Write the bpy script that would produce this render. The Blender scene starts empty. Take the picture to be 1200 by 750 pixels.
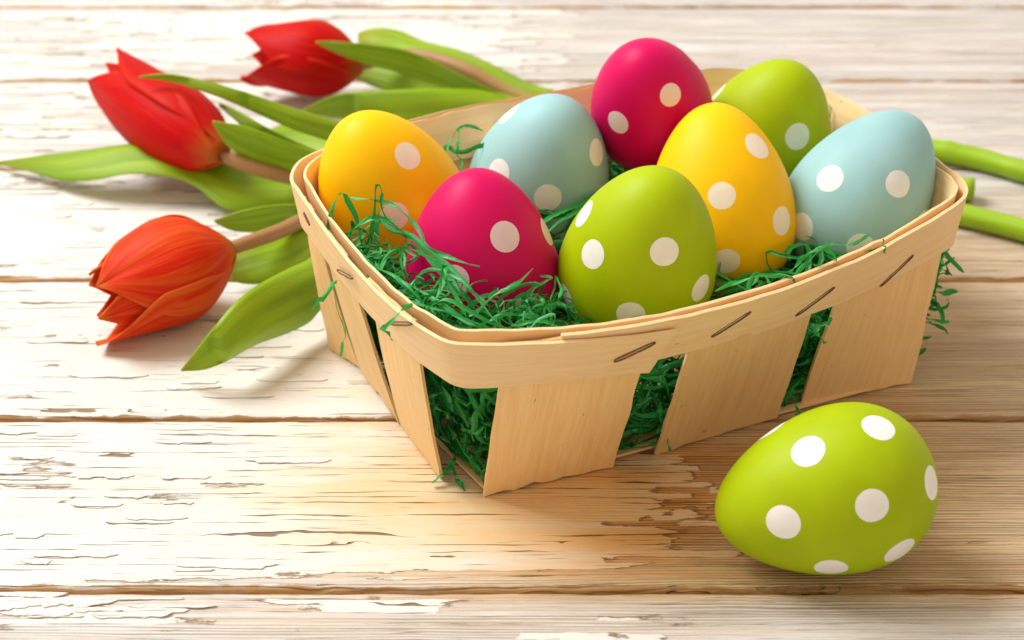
import bpy, math, random
import numpy as np
from mathutils import Vector

rng = np.random.default_rng(7)
random.seed(7)
scene = bpy.context.scene
COL = scene.collection
S = 0.01                      # everything below is measured in centimetres
Y0 = 46.0                     # distance of the world origin in front of the lens, cm

# ------------------------------------------------------------------ camera
PITCH = math.radians(31.0)
FPX = 1325.0 / math.tan(PITCH)          # focal length in pixels of the 1200 px photograph
CAMH = 28.759
cam_data = bpy.data.cameras.new("camera")
cam_data.sensor_width = 36.0
cam_data.lens = FPX * 36.0 / 1200.0
cam_data.clip_start = 0.01
cam_data.clip_end = 50.0
cam_data.dof.use_dof = True
cam_data.dof.focus_distance = 0.475
cam_data.dof.aperture_fstop = 17.0
cam = bpy.data.objects.new("camera", cam_data)
COL.objects.link(cam)
cam.location = (0, -Y0 * S, CAMH * S)
cam.rotation_euler = (math.pi / 2 - PITCH, 0, 0)
scene.camera = cam

# ------------------------------------------------------------------ light
world = bpy.data.worlds.new("World")
scene.world = world
world.use_nodes = True
wb = world.node_tree.nodes["Background"]
wb.inputs["Color"].default_value = (1.0, 0.84, 0.66, 1)
wb.inputs["Strength"].default_value = 0.78


def area_lamp(name, loc, target, size, power, colour):
    d = bpy.data.lights.new(name, 'AREA')
    d.shape = 'RECTANGLE'
    d.size, d.size_y = size
    d.energy = power
    d.color = colour
    o = bpy.data.objects.new(name, d)
    COL.objects.link(o)
    o.location = loc
    o.rotation_euler = (Vector(target) - Vector(loc)).to_track_quat('-Z', 'Y').to_euler()
    return o


area_lamp("window_light", (-0.86, 0.44, 1.22), (0.05, -0.02, 0.0), (0.85, 0.70), 32.5, (0.97, 0.985, 1.0))

scene.view_settings.view_transform = 'Standard'
scene.view_settings.look = 'None'
scene.view_settings.exposure = 0.0
scene.view_settings.gamma = 1.0
scene.view_settings.use_curve_mapping = False
scene.cycles.max_bounces = 8
scene.cycles.diffuse_bounces = 5

# ------------------------------------------------------------------ helpers
_fwd = np.array([0, math.cos(PITCH), -math.sin(PITCH)])
_up = np.array([0, math.sin(PITCH), math.cos(PITCH)])
_right = np.array([1.0, 0, 0])
CAM = np.array([0, -Y0, CAMH])


def ray(u, v):
    d = (u - 600) / FPX * _right + (375 - v) / FPX * _up + _fwd
    return d / np.linalg.norm(d)


def un(u, v, z):
    """point (cm) at height z that the photograph shows at pixel u, v"""
    d = ray(u, v)
    return CAM + d * ((z - CAMH) / d[2])


def proj(P):
    q = np.asarray(P) - CAM
    zc = q @ _fwd
    return np.stack([600 + FPX * (q @ _right) / zc, 375 - FPX * (q @ _up) / zc], -1)


def spline(pts, n, closed=False):
    """Catmull-Rom through pts, n samples equally spaced by arc length"""
    P = np.asarray(pts, float)
    m = len(P)
    out = []
    segs = m if closed else m - 1
    for i in range(segs):
        if closed:
            p0, p1, p2, p3 = P[(i - 1) % m], P[i], P[(i + 1) % m], P[(i + 2) % m]
        else:
            p0 = P[i - 1] if i > 0 else 2 * P[0] - P[1]
            p1, p2 = P[i], P[i + 1]
            p3 = P[i + 2] if i + 2 < m else 2 * P[-1] - P[-2]
        for t in np.linspace(0, 1, 24, endpoint=False):
            out.append(0.5 * (2 * p1 + (p2 - p0) * t + (2 * p0 - 5 * p1 + 4 * p2 - p3) * t * t
                              + (3 * p1 - p0 - 3 * p2 + p3) * t ** 3))
    out.append(P[0] if closed else P[-1])
    out = np.array(out)
    L = np.concatenate([[0], np.cumsum(np.linalg.norm(np.diff(out, axis=0), axis=1))])
    s = np.linspace(0, L[-1], n, endpoint=not closed)
    return np.stack([np.interp(s, L, out[:, k]) for k in range(P.shape[1])], 1)


def smooth_noise(n, k, amp):
    """1-D smooth random curve of n samples with k knots"""
    kn = rng.normal(size=k + 3)
    x = np.linspace(0, k, n)
    i = np.floor(x).astype(int)
    t = x - i
    t = t * t * (3 - 2 * t)
    return amp * (kn[i] * (1 - t) + kn[i + 1] * t)


def link_mesh(name, V, F, mat, parent=None, uv=None, smooth=True, origin=None):
    V = np.asarray(V, float)
    if parent is not None:
        org = np.array(parent["_org"])
    elif origin is not None:
        org = np.asarray(origin, float)
    else:
        org = np.array([(V[:, 0].min() + V[:, 0].max()) / 2, (V[:, 1].min() + V[:, 1].max()) / 2, V[:, 2].min()])
    me = bpy.data.meshes.new(name)
    me.from_pydata(((V - org) * S).tolist(), [], [list(map(int, f)) for f in F])
    if uv is not None:
        lay = me.uv_layers.new(name="UVMap")
        vi = np.empty(len(me.loops), dtype=np.int32)
        me.loops.foreach_get("vertex_index", vi)
        lay.data.foreach_set("uv", np.asarray(uv, np.float32)[vi].ravel())
    if smooth:
        me.polygons.foreach_set("use_smooth", np.ones(len(me.polygons), dtype=bool))
    me.materials.append(mat)
    me.update()
    o = bpy.data.objects.new(name, me)
    COL.objects.link(o)
    if parent is not None:
        o.parent = parent
        o["_org"] = [float(x) for x in org]
    else:
        o.location = org * S
        o["_org"] = [float(x) for x in org]
    return o


def thing(name, org, label, cat, group=None):
    o = bpy.data.objects.new(name, None)
    COL.objects.link(o)
    o.empty_display_size = 0.02
    o.location = np.asarray(org) * S
    o["_org"] = [float(x) for x in org]
    tag(o, label, cat, group)
    return o


def tag(o, label, cat, group=None):
    o["label"] = label
    o["category"] = cat
    if group:
        o["group"] = group


def grid_faces(n, m, closed_n=False, base=0, flip=False):
    F = []
    for i in range(n if closed_n else n - 1):
        for j in range(m - 1):
            a, b = base + i * m + j, base + ((i + 1) % n) * m + j
            q = (a, b, b + 1, a + 1)
            F.append(q[::-1] if flip else q)
    return F


def sheet(P, thick, closed=False, out_sign=1.0):
    """a thin solid board from a grid P[n,m,3]; returns V, F"""
    P = np.asarray(P, float)
    n, m, _ = P.shape
    if closed:
        du = np.roll(P, -1, 0) - np.roll(P, 1, 0)
    else:
        du = np.gradient(P, axis=0)
    dv = np.gradient(P, axis=1)
    N = np.cross(du, dv)
    N /= np.linalg.norm(N, axis=2, keepdims=True) + 1e-12
    A = P + N * thick / 2 * out_sign
    B = P - N * thick / 2 * out_sign
    V = np.concatenate([A.reshape(-1, 3), B.reshape(-1, 3)])
    k = n * m
    F = grid_faces(n, m, closed) + grid_faces(n, m, closed, k, True)
    # edges get their own vertices so that shading stays crisp
    extra = []

    def strip(ia, ib, loop):
        base = k * 2 + len(extra)
        for q in ia:
            extra.append(V[q])
        for q in ib:
            extra.append(V[q])
        c = len(ia)
        for i in range(c if loop else c - 1):
            j = (i + 1) % c
            F.append((base + i, base + c + i, base + c + j, base + j))
    row0 = [i * m for i in range(n)]
    row1 = [i * m + m - 1 for i in range(n)]
    strip(row0, [q + k for q in row0], closed)
    strip([q + k for q in row1], row1, closed)
    if not closed:
        c0 = list(range(m))
        c1 = list(range((n - 1) * m, n * m))
        strip([q + k for q in c0], c0, False)
        strip(c1, [q + k for q in c1], False)
    V2 = np.concatenate([V, np.array(extra)]) if extra else V
    return V2, F


def tube(C, R, seg=12, caps=True):
    C = np.asarray(C, float)
    n = len(C)
    R = np.broadcast_to(np.asarray(R, float), (n,))
    T = np.gradient(C, axis=0)
    T /= np.linalg.norm(T, axis=1, keepdims=True)
    ref = np.array([0, 0, 1.0])
    V = []
    for i in range(n):
        a = np.cross(T[i], ref)
        if np.linalg.norm(a) < 1e-3:
            a = np.cross(T[i], [0, 1.0, 0])
        a /= np.linalg.norm(a)
        b = np.cross(a, T[i])
        for k in range(seg):
            t = 2 * math.pi * k / seg
            V.append(C[i] + R[i] * (math.cos(t) * a + math.sin(t) * b))
    F = []
    for i in range(n - 1):
        for k in range(seg):
            k2 = (k + 1) % seg
            F.append((i * seg + k, i * seg + k2, (i + 1) * seg + k2, (i + 1) * seg + k))
    if caps:
        F.append(tuple(range(seg))[::-1])
        F.append(tuple((n - 1) * seg + k for k in range(seg)))
    return np.array(V), F


# ------------------------------------------------------------------ material helpers
class NT:
    def __init__(self, name):
        self.mat = bpy.data.materials.new(name)
        self.mat.use_nodes = True
        self.t = self.mat.node_tree
        self.t.nodes.clear()
        self.out = self.n('ShaderNodeOutputMaterial')

    def n(self, kind, **kw):
        nd = self.t.nodes.new(kind)
        for k, v in kw.items():
            setattr(nd, k, v)
        return nd

    def l(self, a, b):
        self.t.links.new(a, b)

    def put(self, sock, val):
        if isinstance(val, bpy.types.NodeSocket):
            self.l(val, sock)
        elif val is not None:
            if hasattr(sock.default_value, '__len__') and not hasattr(val, '__len__'):
                val = (val,) * len(sock.default_value)
            if hasattr(val, '__len__') and len(sock.default_value) == 4 and len(val) == 3:
                val = (*val, 1)
            sock.default_value = val

    def math(self, op, a, b=None, c=None, clamp=False):
        nd = self.n('ShaderNodeMath', operation=op, use_clamp=clamp)
        self.put(nd.inputs[0], a)
        self.put(nd.inputs[1], b)
        self.put(nd.inputs[2], c)
        return nd.outputs[0]

    def vmath(self, op, a, b=None):
        nd = self.n('ShaderNodeVectorMath', operation=op)
        self.put(nd.inputs[0], a)
        self.put(nd.inputs[1], b)
        return nd.outputs[0]

    def sep(self, v):
        nd = self.n('ShaderNodeSeparateXYZ')
        self.l(v, nd.inputs[0])
        return nd.outputs

    def comb(self, x, y, z=0.0):
        nd = self.n('ShaderNodeCombineXYZ')
        for s, q in zip(nd.inputs, (x, y, z)):
            self.put(s, q)
        return nd.outputs[0]

    def noise(self, vec, scale=1.0, detail=4, rough=0.5, w=None, dist=0.0):
        nd = self.n('ShaderNodeTexNoise', noise_dimensions='4D' if w is not None else '3D')
        self.put(nd.inputs['Vector'], vec)
        if w is not None:
            self.put(nd.inputs['W'], w)
        self.put(nd.inputs['Scale'], scale)
        self.put(nd.inputs['Detail'], detail)
        self.put(nd.inputs['Roughness'], rough)
        self.put(nd.inputs['Distortion'], dist)
        return nd.outputs['Fac']

    def white(self, vec):
        nd = self.n('ShaderNodeTexWhiteNoise', noise_dimensions='3D')
        self.put(nd.inputs['Vector'], vec)
        return nd.outputs['Value']

    def ramp(self, fac, stops):
        nd = self.n('ShaderNodeValToRGB')
        el = nd.color_ramp.elements
        while len(el) < len(stops):
            el.new(0.5)
        for e, (p, c) in zip(el, stops):
            e.position = p
            e.color = (*c, 1) if hasattr(c, '__len__') else (c, c, c, 1)
        self.put(nd.inputs[0], fac)
        return nd.outputs[0]

    def step(self, x, lo, hi, a=0.0, b=1.0):
        nd = self.n('ShaderNodeMapRange', interpolation_type='SMOOTHSTEP')
        self.put(nd.inputs[0], x)
        self.put(nd.inputs[1], lo)
        self.put(nd.inputs[2], hi)
        self.put(nd.inputs[3], a)
        self.put(nd.inputs[4], b)
        return nd.outputs[0]

    def mix(self, fac, a, b, mode='MIX'):
        nd = self.n('ShaderNodeMix', data_type='RGBA', blend_type=mode)
        self.put(nd.inputs['Factor'], fac)
        self.put(nd.inputs[6], a)
        self.put(nd.inputs[7], b)
        return nd.outputs[2]

    def bump(self, height, dist, strength=1.0, normal=None):
        nd = self.n('ShaderNodeBump')
        self.put(nd.inputs['Height'], height)
        nd.inputs['Distance'].default_value = dist
        nd.inputs['Strength'].default_value = strength
        if normal is not None:
            self.l(normal, nd.inputs['Normal'])
        return nd.outputs[0]

    def bsdf(self, color, rough, normal=None, spec=0.5, **kw):
        b = self.n('ShaderNodeBsdfPrincipled')
        self.put(b.inputs['Base Color'], color)
        self.put(b.inputs['Roughness'], rough)
        self.put(b.inputs['Specular IOR Level'], spec)
        for k, v in kw.items():
            self.put(b.inputs[k.replace('_', ' ')], v)
        if normal is not None:
            self.l(normal, b.inputs['Normal'])
        return b.outputs[0]

    def done(self, shader):
        self.l(shader, self.out.inputs['Surface'])
        return self.mat


# ------------------------------------------------------------------ materials
def mat_plank():
    m = NT("weathered_painted_wood")
    tc = m.n('ShaderNodeTexCoord')
    oi = m.n('ShaderNodeObjectInfo')
    geo = m.n('ShaderNodeNewGeometry')
    rnd = m.math('MULTIPLY', oi.outputs['Random'], 57.0)
    p = m.vmath('SCALE', tc.outputs['Object'])
    p.node.inputs['Scale'].default_value = 100.0          # centimetres
    x, y, z = m.sep(p)
    wp = m.vmath('SCALE', geo.outputs['Position'])
    wp.node.inputs['Scale'].default_value = 100.0
    wx, wy, wz = m.sep(wp)
    # slow waviness of the grain
    wob = m.noise(m.comb(m.math('MULTIPLY', x, 0.12), m.math('MULTIPLY', y, 0.5), 0.0), 1.0, 3, w=rnd)
    yw = m.math('ADD', y, m.math('MULTIPLY', m.math('SUBTRACT', wob, 0.5), 0.35))

    def st(sx, sy, detail=4, rough=0.55, off=0.0, yy=None):
        return m.noise(m.comb(m.math('MULTIPLY', x, sx), m.math('MULTIPLY', yy or yw, sy), off), 1.0, detail, rough, w=rnd)
    grain = st(0.06, 8.0, 5, 0.62)
    grain2 = st(0.16, 30.0, 4, 0.65, 3.0)
    grain3 = st(0.7, 55.0, 3, 0.6, 14.0)
    blotch = st(0.12, 0.45, 4, 0.55, 9.0)
    bare = m.ramp(grain, [(0.25, (0.52, 0.32, 0.13)), (0.45, (0.69, 0.48, 0.24)), (0.62, (0.77, 0.57, 0.31)), (0.8, (0.82, 0.65, 0.40))])
    bare = m.mix(m.step(grain2, 0.34, 0.50, 0.42, 0.0), bare, (0.26, 0.13, 0.046))
    # year rings seen edge on: many fine parallel ridges
    rw = m.math('ADD', m.math('MULTIPLY', yw, 58.0), m.math('MULTIPLY', st(0.05, 1.2, 3, 0.5, 101.0), 26.0))
    ridge = m.math('MULTIPLY', m.math('ADD', m.math('SINE', rw), 1.0), 0.5)
    ridge = m.math('MULTIPLY', m.math('POWER', ridge, 2.5), m.step(st(0.1, 1.5, 2, 0.5, 111.0), 0.35, 0.6, 0.15, 1.0))
    bare = m.mix(m.math('MULTIPLY', ridge, 0.62), bare, (0.25, 0.13, 0.05))
    bare = m.mix(m.step(grain3, 0.52, 0.62, 0.0, 0.42), bare, (0.17, 0.085, 0.03))
    bare = m.mix(m.step(grain3, 0.42, 0.30, 0.0, 0.4), bare, (0.68, 0.50, 0.28))
    bare = m.mix(m.step(blotch, 0.45, 0.7), bare, m.mix(0.5, bare, (0.42, 0.21, 0.06)))
    # thin whitewash that stays in the grain
    wash_amt = m.math('ADD', m.step(grain, 0.3, 0.6, 0.5, 1.0), m.math('MULTIPLY', m.math('SUBTRACT', grain2, 0.5), 0.9), clamp=True)
    wash_amt = m.math('SUBTRACT', wash_amt, m.math('MULTIPLY', ridge, 0.35), clamp=True)
    far = m.step(m.math('ADD', wy, m.math('MULTIPLY', wx, -0.25)), 0.0, 8.0)                                     # whiter boards at the back
    leftw = m.step(m.math('ADD', wx, m.math('MULTIPLY', blotch, 6.0)), 7.0, -6.0)
    wash_cover = m.math('MAXIMUM', m.math('MAXIMUM', far, leftw), m.math('MAXIMUM', m.step(wy, -10.6, -11.6, 0.0, 0.85), m.step(m.math('ADD', wx, m.math('MULTIPLY', blotch, 5.0)), 11.0, 20.0, 0.0, 0.42)))
    wash_cover = m.math('MULTIPLY', wash_cover, m.math('ADD', 0.72, m.math('MULTIPLY', blotch, 0.5)), clamp=True)
    washed = m.mix(m.math('MULTIPLY', wash_amt, wash_cover), bare, (0.70, 0.70, 0.71))
    # thick cream paint, flaking along the grain
    jag = st(0.9, 3.0, 5, 0.65, 21.0, y)
    ys = m.math('ADD', m.math('DIVIDE', yw, 0.24), m.math('MULTIPLY', m.math('SUBTRACT', jag, 0.5), 1.3))
    j = m.math('FLOOR', ys)
    xs = m.math('ADD', m.math('DIVIDE', x, 3.4), m.math('MULTIPLY', m.white(m.comb(j, rnd, 3.0)), 19.0))
    xs = m.math('ADD', xs, m.math('MULTIPLY', m.math('SUBTRACT', jag, 0.5), 0.35))
    i = m.math('FLOOR', xs)
    cell = m.white(m.comb(i, j, rnd))
    big = st(0.09, 0.42, 3, 0.5, 31.0)
    cover_or_light_tint = m.step(m.math('ADD', wx, m.math('MULTIPLY', m.math('SUBTRACT', blotch, 0.5), 9.0)), 11.0, -3.0, 0.05, 0.74)
    backless = m.step(wy, 4.0, 14.0, 0.0, 0.27)                     # less thick paint on the far boards
    front = m.step(wy, -9.6, -10.6, 0.0, 0.34)
    cover_or_light_tint = m.math('SUBTRACT', m.math('SUBTRACT', cover_or_light_tint, backless), front)
    # old varnish stain in front of the basket corner
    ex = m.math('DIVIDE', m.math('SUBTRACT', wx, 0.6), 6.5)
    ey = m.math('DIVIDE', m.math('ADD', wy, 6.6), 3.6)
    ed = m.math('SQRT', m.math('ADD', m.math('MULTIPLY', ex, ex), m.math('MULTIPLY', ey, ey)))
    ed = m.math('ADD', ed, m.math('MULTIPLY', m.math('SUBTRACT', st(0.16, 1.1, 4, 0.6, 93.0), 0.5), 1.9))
    cover_or_light_tint = m.math('ADD', cover_or_light_tint, m.step(ed, 1.2, 0.5, 0.0, 0.24))
    fld = m.math('ADD', cover_or_light_tint, m.math('MULTIPLY', m.math('SUBTRACT', big, 0.5), 1.5))
    fld = m.math('ADD', fld, m.math('MULTIPLY', m.math('SUBTRACT', cell, 0.5), 0.34))
    fld = m.math('ADD', fld, m.math('MULTIPLY', m.math('SUBTRACT', jag, 0.5), 0.32))
    # edges of each board are rubbed bare
    hwn = m.n('ShaderNodeAttribute', attribute_type='OBJECT', attribute_name='half_width')
    edge = m.math('ADD', m.math('SUBTRACT', m.math('ABSOLUTE', y), hwn.outputs['Fac']), m.math('MULTIPLY', m.math('SUBTRACT', jag, 0.5), 0.34))
    edge = m.math('ADD', edge, m.math('MULTIPLY', m.math('SUBTRACT', st(0.35, 0.4, 3, 0.6, 88.0), 0.5), 0.34))
    edgew = m.step(edge, -0.20, -0.12)
    fld = m.math('SUBTRACT', fld, m.math('MULTIPLY', edgew, 0.9))
    paint = m.step(fld, 0.49, 0.51)
    rimline = m.math('MULTIPLY', m.step(fld, 0.462, 0.495), m.math('SUBTRACT', 1.0, paint))
    # long hair cracks
    def crack(pitch, w, off, lo, hi):
        wig = st(0.35, 0.6, 3, 0.6, off)
        yy = m.math('ADD', m.math('DIVIDE', yw, pitch), m.math('MULTIPLY', m.noise(m.comb(off, m.math('MULTIPLY', y, 1.3), 0.0), 1.0, 2, w=rnd), 3.0))
        yy = m.math('ADD', yy, m.math('MULTIPLY', m.math('SUBTRACT', wig, 0.5), 0.9))
        idn = m.math('FLOOR', yy)
        d = m.math('MULTIPLY', m.math('ABSOLUTE', m.math('SUBTRACT', m.math('FRACT', yy), 0.5)), pitch)
        msk = m.noise(m.comb(m.math('ADD', m.math('MULTIPLY', x, 0.30), m.math('MULTIPLY', idn, 17.3)), m.math('MULTIPLY', idn, 5.1), off), 1.0, 3, 0.6, w=rnd)
        wid = m.step(msk, lo, hi + 0.12, 0.0, w)
        ln = m.step(d, m.math('ADD', wid, 0.0005), m.math('MULTIPLY', wid, 0.4))
        return m.math('MULTIPLY', ln, m.step(msk, lo, hi))
    ck = m.math('MAXIMUM', crack(0.31, 0.028, 41.0, 0.535, 0.575), crack(0.47, 0.032, 55.0, 0.55, 0.59))
    ck = m.math('MAXIMUM', ck, crack(0.19, 0.022, 67.0, 0.54, 0.58))
    stain = m.step(st(0.10, 0.5, 3, 0.5, 77.0), 0.40, 0.66)
    stain = m.math('MULTIPLY', stain, m.math('MULTIPLY', m.step(wy, 5.0, 1.0), m.step(wy, -10.9, -10.5)))
    pcol = m.mix(m.math('MULTIPLY', stain, m.step(wx, -8.0, -1.0, 0.12, 0.95)), (0.72, 0.695, 0.64), (0.66, 0.45, 0.20))
    pcol = m.mix(m.step(grain2, 0.5, 0.75, 0.0, 0.25), pcol, (0.70, 0.62, 0.52))
    col = m.mix(paint, washed, pcol)
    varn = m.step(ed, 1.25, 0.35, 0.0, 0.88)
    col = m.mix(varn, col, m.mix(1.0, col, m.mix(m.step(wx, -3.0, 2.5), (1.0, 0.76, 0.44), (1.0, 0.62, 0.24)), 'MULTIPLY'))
    edgecol = m.mix(m.step(grain, 0.35, 0.6), (0.24, 0.115, 0.036), (0.52, 0.31, 0.125))
    col = m.mix(m.math('MULTIPLY', m.math('MULTIPLY', edgew, m.math('SUBTRACT', 1.0, paint)), m.step(jag, 0.3, 0.6, 0.75, 1.0)), col, edgecol)
    col = m.mix(m.math('MULTIPLY', rimline, 0.8), col, (0.20, 0.105, 0.04))
    dark = m.math('MULTIPLY', m.math('MULTIPLY', ck, m.step(wy, 22.0, 6.0, 0.25, 0.85)), m.math('ADD', 0.35, m.math('MULTIPLY', paint, 0.65)))
    col = m.mix(dark, col, (0.15, 0.07, 0.022))
    h = m.math('ADD', m.math('MULTIPLY', paint, 0.35), m.math('MULTIPLY', m.math('ADD', m.math('SUBTRACT', m.math('SUBTRACT', grain, m.math('MULTIPLY', ridge, 0.5)), m.math('MULTIPLY', grain3, 0.35)), m.math('MULTIPLY', grain2, 0.5)), m.math('SUBTRACT', 0.5, m.math('MULTIPLY', paint, 0.38))))
    h = m.math('SUBTRACT', h, m.math('MULTIPLY', ck, 0.8))
    nrm = m.bump(h, 0.0013, 1.0)
    rough = m.math('ADD', 0.62, m.math('MULTIPLY', paint, -0.12))
    return m.done(m.bsdf(col, rough, nrm, 0.3))


def mat_veneer(name, tint=(1, 1, 1)):
    m = NT(name)
    uvn = m.n('ShaderNodeUVMap')
    u, v, _ = m.sep(uvn.outputs[0])
    oi = m.n('ShaderNodeObjectInfo')
    rnd = m.math('MULTIPLY', oi.outputs['Random'], 31.0)
    def st(a, b, d=4, off=0.0):
        return m.noise(m.comb(m.math('MULTIPLY', u, a), m.math('MULTIPLY', v, b), off), 1.0, d, 0.6, w=rnd)
    g = st(0.35, 7.0)
    f = st(1.2, 38.0, 2, 4.0)
    b = st(0.25, 0.5, 3, 8.0)
    speck = m.step(st(2.2, 7.5, 1, 12.0), 0.73, 0.77)
    col = m.ramp(g, [(0.3, (0.82, 0.53, 0.235)), (0.5, (0.88, 0.60, 0.285)), (0.7, (0.91, 0.66, 0.34))])
    col = m.mix(m.step(b, 0.4, 0.7, 0.0, 0.4), col, (0.86, 0.60, 0.29))
    col = m.mix(m.step(f, 0.5, 0.72, 0.0, 0.16), col, (0.60, 0.40, 0.20))
    col = m.mix(m.math('MULTIPLY', speck, 0.6), col, (0.42, 0.22, 0.08))
    col = m.mix(1.0, col, tint, 'MULTIPLY')
    pale = m.step(oi.outputs['Random'], 0.0, 1.0, 0.90, 1.05)
    col = m.mix(1.0, col, m.comb(pale, pale, pale), 'MULTIPLY')
    fib = m.step(st(0.9, 24.0, 3, 17.0), 0.60, 0.72, 0.0, 0.35)
    col = m.mix(fib, col, (0.56, 0.34, 0.15))
    h = m.math('ADD', m.math('MULTIPLY', g, 0.6), f)
    return m.done(m.bsdf(col, 0.55, m.bump(h, 0.00014, 0.7), 0.3))


def mat_egg(name, c):
    m = NT(name)
    tc = m.n('ShaderNodeTexCoord')
    p = tc.outputs['Object']
    big = m.noise(p, 55.0, 3, 0.5)
    fine = m.noise(p, 1500.0, 3, 0.6)
    pit = m.noise(p, 420.0, 2, 0.5)
    c2 = tuple(x * 0.90 for x in c)
    col = m.mix(m.step(big, 0.35, 0.65), c, c2)
    h = m.math('ADD', m.math('MULTIPLY', fine, 0.35), pit)
    rough = m.math('ADD', 0.42, m.math('MULTIPLY', fine, 0.12))
    return m.done(m.bsdf(col, rough, m.bump(h, 0.00009, 0.35), 0.16))


def mat_simple(name, c, rough=0.5, spec=0.4, var=0.12, scale=200.0, bump=0.00005):
    m = NT(name)
    tc = m.n('ShaderNodeTexCoord')
    nz = m.noise(tc.outputs['Object'], scale, 4, 0.55)
    col = m.mix(m.step(nz, 0.3, 0.7), tuple(x * (1 - var) for x in c), tuple(min(1, x * (1 + var)) for x in c))
    return m.done(m.bsdf(col, rough, m.bump(nz, bump, 0.6), spec))


def mat_grass():
    m = NT("shredded_green_paper")
    tc = m.n('ShaderNodeTexCoord')
    at = m.n('ShaderNodeAttribute', attribute_name="tone")
    fine = m.noise(tc.outputs['Object'], 900.0, 3, 0.6)
    t = at.outputs['Fac']
    col = m.ramp(t, [(0.0, (0.004, 0.15, 0.016)), (0.5, (0.010, 0.27, 0.036)), (0.85, (0.03, 0.40, 0.075)), (1.0, (0.12, 0.52, 0.20))])
    col = m.mix(m.step(fine, 0.4, 0.7, 0.0, 0.3), col, (0.03, 0.38, 0.08))
    d = m.bsdf(col, 0.45, m.bump(fine, 0.00008, 0.6), 0.4)
    tr = m.n('ShaderNodeBsdfTranslucent')
    m.l(col, tr.inputs['Color'])
    mx = m.n('ShaderNodeMixShader')
    mx.inputs[0].default_value = 0.25
    m.l(d, mx.inputs[1])
    m.l(tr.outputs[0], mx.inputs[2])
    return m.done(mx.outputs[0])


def thin_shader(m, col, rough, nrm, spec, trans, tcol):
    d = m.bsdf(col, rough, nrm, spec)
    tr = m.n('ShaderNodeBsdfTranslucent')
    m.put(tr.inputs['Color'], tcol)
    if nrm is not None:
        m.l(nrm, tr.inputs['Normal'])
    mx = m.n('ShaderNodeMixShader')
    mx.inputs[0].default_value = trans
    m.l(d, mx.inputs[1])
    m.l(tr.outputs[0], mx.inputs[2])
    return m.done(mx.outputs[0])


def mat_petal(name, body, edgec, basec):
    """u runs across the petal (-1..1), v from the stalk (0) to the tip (1)"""
    m = NT(name)
    uvn = m.n('ShaderNodeUVMap')
    u, v, _ = m.sep(uvn.outputs[0])
    oi = m.n('ShaderNodeObjectInfo')
    rnd = m.math('MULTIPLY', oi.outputs['Random'], 31.0)
    s1 = m.noise(m.comb(m.math('MULTIPLY', u, 7.0), m.math('MULTIPLY', v, 0.9)), 1.0, 4, 0.6, w=rnd)
    s2 = m.noise(m.comb(m.math('MULTIPLY', u, 30.0), m.math('MULTIPLY', v, 1.6)), 1.0, 3, 0.6, w=rnd)
    col = m.mix(m.step(s1, 0.38, 0.68, 0.0, 0.75), body, tuple(0.5 * a + 0.5 * b for a, b in zip(body, edgec)))
    col = m.mix(m.step(s2, 0.5, 0.75, 0.0, 0.35), col, edgec)
    au = m.math('ABSOLUTE', u)
    e = m.math('ADD', au, m.math('MULTIPLY', m.math('SUBTRACT', s2, 0.5), 0.25))
    col = m.mix(m.step(e, 0.82, 1.0, 0.0, 0.5), col, edgec)
    col = m.mix(m.step(v, 0.90, 1.0, 0.0, 0.7), col, edgec)
    col = m.mix(m.step(m.math('ADD', v, m.math('MULTIPLY', m.math('SUBTRACT', s1, 0.5), 0.2)), 0.15, 0.0, 0.0, 0.75), col, basec)
    tcol = m.mix(0.35, col, (0.85, 0.05, 0.01))
    h = m.math('ADD', s1, m.math('MULTIPLY', s2, 0.5))
    return thin_shader(m, col, 0.42, m.bump(h, 0.0006, 0.7), 0.10, 0.24, tcol)


def mat_leaf(name, dark, light, tipc):
    """u runs across the blade (-1..1), v from the foot (0) to the tip (1)"""
    m = NT(name)
    uvn = m.n('ShaderNodeUVMap')
    u, v, _ = m.sep(uvn.outputs[0])
    oi = m.n('ShaderNodeObjectInfo')
    rnd = m.math('MULTIPLY', oi.outputs['Random'], 31.0)
    s1 = m.noise(m.comb(m.math('MULTIPLY', u, 2.2), m.math('MULTIPLY', v, 1.5)), 1.0, 3, 0.5, w=rnd)
    s2 = m.noise(m.comb(m.math('MULTIPLY', u, 22.0), m.math('MULTIPLY', v, 1.0)), 1.0, 3, 0.55, w=rnd)
    col = m.mix(m.step(s1, 0.3, 0.7), dark, light)
    col = m.mix(m.step(s2, 0.45, 0.75, 0.0, 0.4), col, light)
    s3 = m.noise(m.comb(m.math('MULTIPLY', u, 60.0), m.math('MULTIPLY', v, 0.7)), 1.0, 2, 0.5, w=rnd)
    col = m.mix(m.step(s3, 0.5, 0.7, 0.0, 0.3), col, tuple(0.6 * a for a in dark))
    col = m.mix(m.step(m.math('ABSOLUTE', u), 0.88, 1.0, 0.0, 0.5), col, light)
    col = m.mix(m.step(v, 0.80, 1.0, 0.0, 0.8), col, tipc)
    return thin_shader(m, col, 0.33, m.bump(m.math('ADD', s2, m.math('MULTIPLY', s3, 0.5)), 0.0003, 0.8), 0.42, 0.34, m.mix(0.5, col, (0.32, 0.50, 0.02)))


def mat_stem(name, c0, c1):
    """v 0..1 from flower to cut end"""
    m = NT(name)
    uvn = m.n('ShaderNodeUVMap')
    u, v, _ = m.sep(uvn.outputs[0])
    s = m.noise(m.comb(m.math('MULTIPLY', u, 14.0), m.math('MULTIPLY', v, 9.0)), 1.0, 4, 0.6)
    col = m.mix(m.step(v, 0.18, 0.42), c0, c1)
    col = m.mix(m.step(s, 0.4, 0.75, 0.0, 0.45), col, tuple(x * 0.55 for x in c1))
    return m.done(m.bsdf(col, 0.45, m.bump(s, 0.0003, 0.6), 0.4))


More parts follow.
